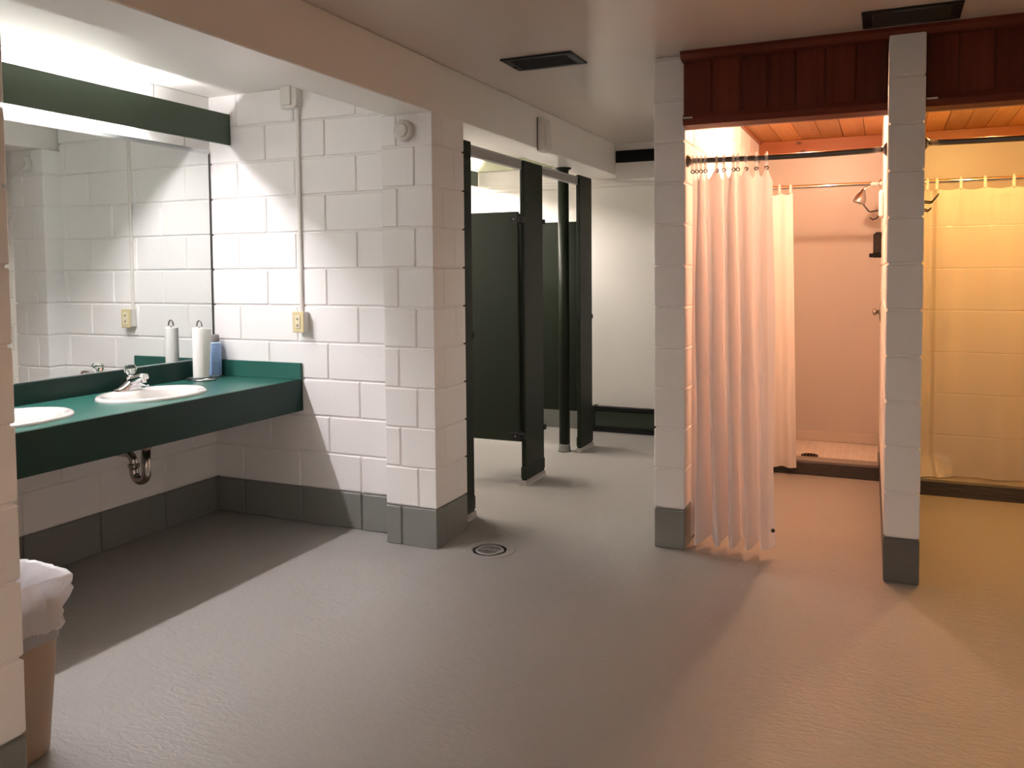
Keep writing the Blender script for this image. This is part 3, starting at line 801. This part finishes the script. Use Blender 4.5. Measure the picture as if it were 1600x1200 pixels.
# ------------------------------------------------------------------ showers
def rod(label, x0, x1, y, z, r, m, bow=0.):
    rr = thing('shower_rod', label, 'shower rod', ((x0+x1)/2, y, z))
    mb = MB(); mb.tube([(x0+(x1-x0)*i/12, y, z-bow*math.sin(PI*i/12)) for i in range(13)], r, 14); mb.build('rod', m, rr)
    for x, s in ((x0, 1), (x1, -1)):
        mb = MB(); mb.lathe([(r, .0), (.030, .0), (.031, .004), (.020, .014), (r*1.05, .022)], (x, y, z), 22, M=Matrix.Rotation(s*PI/2, 3, 'Y')); mb.build('end_flange', m, rr)
    return rr
YR = 4.075
rod('dark steel curtain rod across the left shower bay opening', XL1, -.004, YR, 1.940, .0135, M_darkrod, .006)
rod('dark steel curtain rod across the right shower bay opening', .147, 1.06, YR, 1.957, .0135, M_darkrod, .004)
rod('shiny chrome curtain rod over the curb of the left shower', XL1, -.033, 5.80, 1.952, .0125, M_chrome)
rod('shiny chrome curtain rod holding the wide yellow lit curtain', .147, 1.06, 5.69, 1.938, .0125, M_chrome)

def interp(xs, s):
    i = max(0, min(len(xs)-2, int(math.floor(s)))); t = s-i
    return xs[i]+(xs[i+1]-xs[i])*t

def ring_part(root, x, y, zr, zg, first, grom=True, rr=.0135):
    """clear hook round the rod reaching down to the eyelet; first call builds, later calls copy"""
    bo = base_of(root)
    if first[0] is None:
        mb = MB()
        pts = [(x, y-.018*math.sin(a), zr+.004+.018*math.cos(a)) for a in [-PI*.75+PI*1.5*i/12 for i in range(13)]]
        pts += [(x, y-.012, zr-.02), (x, y-.006, (zr+zg)/2), (x, y-.004, zg+.002)]
        mb.tube(pts, .0035, 8)
        mb.box(x-.0085, x+.0085, y-.014, y-.010, zg+.008, zr+.012, .002)
        a = mb.build('hook', M_clear, root)
        b = None
        if grom:
            mb = MB(); mb.tube([(x+.008*math.cos(q), y-.004, zg+.008*math.sin(q)) for q in [2*PI*i/16 for i in range(16)]], .0028, 8, closed=True)
            b = mb.build('grommet', M_grom, root)
        first[0] = (a, b, x, y); return
    a, b, x0, y0 = first[0]
    for o in (a, b):
        if o is None: continue
        c = o.copy(); COL.objects.link(c); c.parent = root; c.location = (x-x0, y-y0, 0)

# left bay curtain, bunched at the left
RX1 = [-.886, -.866, -.845, -.823, -.768, -.733, -.687, -.667, -.628, -.580, -.532]
rc = random.Random(11)
gap_a = [rc.uniform(.75, 1.25) for _ in range(14)]; gap_p = [rc.uniform(-.25, .25) for _ in range(14)]
c1 = thing('shower_curtain', 'long white shower curtain bunched beside the left pillar', 'shower curtain', (-.70, YR, .05))
ZG = 1.886
bot = [-.893, -.856, -.822, -.786, -.742, -.703, -.662, -.624, -.583, -.545, -.512]
def cur1(u, w):
    s = u*10.55; i = min(9, int(s)); t = s-int(s) if s < 10 else s-10
    k = int(s)
    xt = interp(RX1, s) if s <= 10 else RX1[-1]+(s-10)*.06
    xb = interp(bot, s) if s <= 10 else bot[-1]+(s-10)*.062
    sg = 1 if k % 2 == 0 else -1
    b = math.sin(PI*t); droop = .055*(b**1.5) if s <= 10 else .075*(t/.55)
    g = max(0, min(1, w*1.0))
    amp = (.032+.042*g**.6)*gap_a[k]*(1 if k < 8 else .55)
    y = YR-.004+sg*amp*(b if s <= 10 else .4*t/.55)
    x = xt+(xb-xt)*g**1.1 + gap_p[k]*.05*b*g + .006*math.sin(9*g+1.7*k)*b
    # secondary soft fold
    y += .010*math.sin(2*PI*t*1.0+k)*g*(1-.3*g)*(1 if k < 8 else 0)
    z0 = ZG+.012-droop; z1 = .055+.012*math.sin(3*k+PI*t)
    return (x, y, z0+(z1-z0)*w)
mb = MB(); mb.grid(cur1, 210, 46); sh = mb.build('sheet', M_curtain, c1)
mb = MB(); mb.lathe([(.0, 0), (.010, 0), (.010, .004), (0, .005)], cur1(.985, .955), 14, M=Matrix.Rotation(PI/2, 3, 'X')); mb.build('magnet', M_grom, sh)
fst = [None]
for x in RX1: ring_part(c1, x, YR, 1.940, ZG, fst)

# liner pushed to the left inside the left shower
c2 = thing('shower_curtain', 'narrow cream lit curtain hanging over the curb deep in the left bay', 'shower curtain', (-.65, 5.80, .06))
def cur2(u, w):
    x0 = -.90+.012*w; x1 = -.586+.036*w
    x = x0+(x1-x0)*u
    y = 5.79+(.016+.012*w)*math.sin(u*PI*6+.5)*(1-.5*max(0, u-.72)/.28)
    sc = .018*abs(math.sin(PI*((x-.0)/.083)))
    z0 = 1.918-sc*(1-0); z1 = .052
    return (x, y, z0+(z1-z0)*w)
mb = MB(); mb.grid(cur2, 100, 30); mb.build('sheet', M_curtain3, c2)
fst = [None]
for x in (-.86, -.80, -.74, -.672, -.600): ring_part(c2, x, 5.80, 1.952, 1.905, fst, False)

# right bay curtain drawn across
RX2 = [.172, .228, .28, .4125, .543, .695, .85, 1.0]
c3 = thing('shower_curtain', 'wide yellow lit curtain drawn across the right shower bay', 'shower curtain', (.6, 5.69, .1))
def cur3(u, w):
    s = u*7; k = min(6, int(s)); t = s-k
    x = interp(RX2, s)
    b = math.sin(PI*t)
    nar = [1.6, 1.3, .8, .75, .9, .8, .8][k]
    sg = 1 if k % 2 else -1
    y = 5.692+sg*.022*nar*b*(1-.45*w)+.006*math.sin(x*30+w*4)
    # pocket falling under the rings
    pk = max(0, 1-abs(t-.5)/.42)*max(0, 1-w/.16)
    y += .022*pk*(1 if k in (2, 4) else .0)
    z0 = 1.892-.012*b; z1 = .106
    z = z0+(z1-z0)*w
    if w > .93 and x < .40:           # lower left corner kicked out over the curb
        q = (w-.93)/.07; e = max(0, min(1, (.40-x)/.12))
        y -= .075*q*e; x += .06*q*e*max(0, (x-.2))/.2; z -= .02*q*e*(1 if x > .3 else 0)
    return (x, y, max(z, .104))
mb = MB(); mb.grid(cur3, 150, 60); s3 = mb.build('sheet', M_curtain2, c3)
def hem(u, w):
    p = cur3(u, w*.026); return (p[0], p[1]-.003, p[2])
mb = MB(); mb.grid(hem, 150, 2); mb.build('top_hem', M_curtain2, s3)
fst = [None]
for x in RX2: ring_part(c3, x, 5.69, 1.938, 1.880, fst, False)

# shower head, dispenser, valve in the left shower
YW = 6.2; XW = -.0157*(YW-3.95)
s = thing('wall_shower', 'chrome shower head on a bent arm high on the left bay wall', 'shower head', (XW, YW, 1.985))
mb = MB(); mb.tube([(XW+.002, YW, 1.988), (XW-.04, YW, 1.985), (XW-.075, YW, 1.972), (XW-.108, YW, 1.958), (XW-.122, YW, 1.942)], .0125, 12); mb.build('arm', M_chrome, s)
mb = MB(); mb.lathe([(.011, 0), (.030, .001), (.028, .008), (.012, .013)], (XW+.002, YW, 1.988), 20, M=Matrix.Rotation(-PI/2, 3, 'Y')); mb.build('flange', M_chrome, s)
MH = Matrix.Rotation(PI+.32, 3, 'Y')
mb = MB(); mb.lathe([(.010, -.012), (.016, .004), (.019, .014), (.031, .034), (.040, .060), (.043, .082), (.042, .090), (.034, .094), (.0, .092)], (XW-.120, YW, 1.946), 24, M=MH); mb.build('head', M_steel, s)
d = thing('soap_dispenser', 'small black soap dispenser on the left bay side wall', 'soap dispenser', (XW, YW, 1.48))
mb = MB(); mb.box(XW-.052, XW+.002, YW-.055, YW+.055, 1.505, 1.642, .006); mb.prism([(XW+.002, 1.642), (XW-.052, 1.636), (XW-.030, 1.655), (XW+.002, 1.652)], 'y', YW-.05, YW+.05); mb.build('reservoir', mat('black_plastic', (.02, .014, .010), .3), d)
mb = MB(); mb.box(XW-.054, XW+.002, YW-.06, YW+.06, 1.478, 1.512, .004); mb.build('base', M_black, d)
mb = MB(); mb.box(XW-.078, XW-.05, YW-.03, YW+.03, 1.480, 1.508, .004); mb.build('push_bar', M_black, d)
kx = thing('shower_valve', 'small metal shower valve on the left bay side wall below the dispenser', 'shower valve', (XW, YW, 1.10))
RY = Matrix.Rotation(-PI/2, 3, 'Y')
mb = MB(); mb.lathe([(.0, .0), (.070, .0), (.070, .003), (.055, .009), (.02, .012)], (XW+.001, YW, 1.10), 28, M=RY); mb.build('escutcheon', M_steel, kx)
mb = MB(); mb.lathe([(.013, .008), (.013, .026), (.024, .03), (.026, .044), (.018, .052), (.0, .053)], (XW+.001, YW, 1.10), 18, M=RY); mb.build('knob', M_steel, kx)

# hook racks
def hooks(name, label, xw, y, z, sgn, ys):
    r = thing(name, label, 'coat hooks', (xw, y, z), 'coat hook racks')
    mb = MB()
    x0, x1 = sorted((xw, xw+sgn*.026))
    mb.box(x0, x1, y-.10, y+.10, z-.05, z+.105, .010); mb.build('plate', M_whitep, r)
    xb = xw+sgn*.024
    for yy in ys:
        mb = MB()
        mb.tube([(xb-sgn*.004, yy, z-.005), (xb+sgn*.045, yy, z-.012), (xb+sgn*.055, yy, z-.010), (xb+sgn*.085, yy, z+.030)], .0042, 8)
        mb.tube([(xb-sgn*.002, yy, z-.006), (xb, yy, z-.035), (xb+sgn*.012, yy, z-.050), (xb+sgn*.034, yy, z-.058), (xb+sgn*.05, yy, z-.045)], .0042, 8)
        mb.build('hook', M_black, r)
    return r
hooks('coat_hook_rack', 'black wire coat hooks on the side wall inside the left bay', -.0157*(5.2-3.95), 5.2, 1.745, -1, [5.2])
hooks('coat_hook_rack', 'black wire coat hooks poking past the pillar into the right bay', .1465, 5.05, 1.775, 1, [4.98, 5.10])
# shower drain
fd = thing('shower_drain', 'round dark drain in the tiled floor of the left shower', 'drain', (-.485, 6.05, .088))
mb = MB(); mb.lathe([(.0, .001), (.052, .001)], (-.485, 6.05, .088), 28); mb.build('sump', M_black2, fd)
mb = MB(); mb.tube([(-.485+.055*math.cos(a), 6.05+.055*math.sin(a), .089) for a in [2*PI*i/32 for i in range(32)]], .005, 8, closed=True)
for i in range(5): 
    xx = -.04+.02*i; hw = math.sqrt(.055**2-xx*xx)
    mb.box(-.485+xx-.004, -.485+xx+.004, 6.05-hw, 6.05+hw, .089, .092)
mb.build('grate', mat('brown_grate', (.10, .06, .035), .4, .6), fd)
# small metal catches at the left ends of the headers
for x, lab in ((XL1+.004, 'small pale metal catch at the left end of the left wooden header'), (.150, 'small pale metal catch at the left end of the right wooden header')):
    mb = MB(); mb.box(x, x+.045, 3.962, 3.976, 2.128, 2.137, .002); tag(mb.build('metal_catch', M_silver, loc=(x, 3.97, 2.13)), lab, 'catch', 'metal catches on the header')

# lamps hidden up behind the header
def globe(label, x, y, m):
    g = thing('ceiling_lamp', label, 'lamp', (x, y, 2.38), 'bare lamps in the shower bays')
    mb = MB(); mb.lathe([(.055, 0), (.055, -.014), (.03, -.022), (.022, -.03)], (x, y, 2.38), 24); mb.build('lamp_base', M_whitep, g)
    mb = MB(); mb.sphere((x, y, 2.318), .036, 20, 12); mb.build('bulb', m, g)
globe('bare pinkish amber lamp on the pine ceiling of the left bay', -.43, 4.88, M_bulb1)
globe('bare yellow amber lamp on the pine ceiling of the right bay', .50, 4.95, M_bulb2)

# ------------------------------------------------------------------ world, camera, view
w = bpy.data.worlds.new('World'); S.world = w; w.use_nodes = True
wn = w.node_tree.nodes; wl = w.node_tree.links
wt = wn.new('ShaderNodeTexCoord'); wx = wn.new('ShaderNodeSeparateXYZ'); wr = wn.new('ShaderNodeMapRange'); wm = wn.new('ShaderNodeMix'); wm.data_type = 'RGBA'
wr.inputs[1].default_value = -.04; wr.inputs[2].default_value = .12
wl.new(wt.outputs['Generated'], wx.inputs[0]); wl.new(wx.outputs['Z'], wr.inputs[0]); wl.new(wr.outputs[0], wm.inputs[0])
wm.inputs[6].default_value = (.07, .056, .045, 1)
wm.inputs[7].default_value = (1.0, .84, .71, 1)
wl.new(wm.outputs[2], wn['Background'].inputs['Color'])

yaw, pitch, roll = (math.radians(a) for a in (23.1558, -2.6202, -.413))
F = Vector((-math.sin(yaw)*math.cos(pitch), math.cos(yaw)*math.cos(pitch), math.sin(pitch)))
R = Vector((math.cos(yaw), math.sin(yaw), 0)); U = R.cross(F)
R2 = R*math.cos(roll)+U*math.sin(roll); U2 = -R*math.sin(roll)+U*math.cos(roll)
cd = bpy.data.cameras.new('camera'); co = bpy.data.objects.new('camera', cd); COL.objects.link(co)
Mx = Matrix((R2, U2, -F)).transposed().to_4x4(); Mx.translation = (0, 0, 1.3994)
co.matrix_world = Mx
cd.sensor_width = 36; cd.lens = 1285.73/1600*36
cd.shift_x = -(835.338-800)/1600; cd.shift_y = -(600-482.999)/1600
cd.clip_start = .05; cd.clip_end = 60
S.camera = co
vs_ = S.view_settings
vs_.view_transform = 'Standard'; vs_.look = 'None'; vs_.gamma = 1.0; vs_.use_curve_mapping = False; vs_.exposure = 0.6
S.cycles.max_bounces = 14; S.cycles.diffuse_bounces = 12; S.cycles.glossy_bounces = 6; S.cycles.transmission_bounces = 8
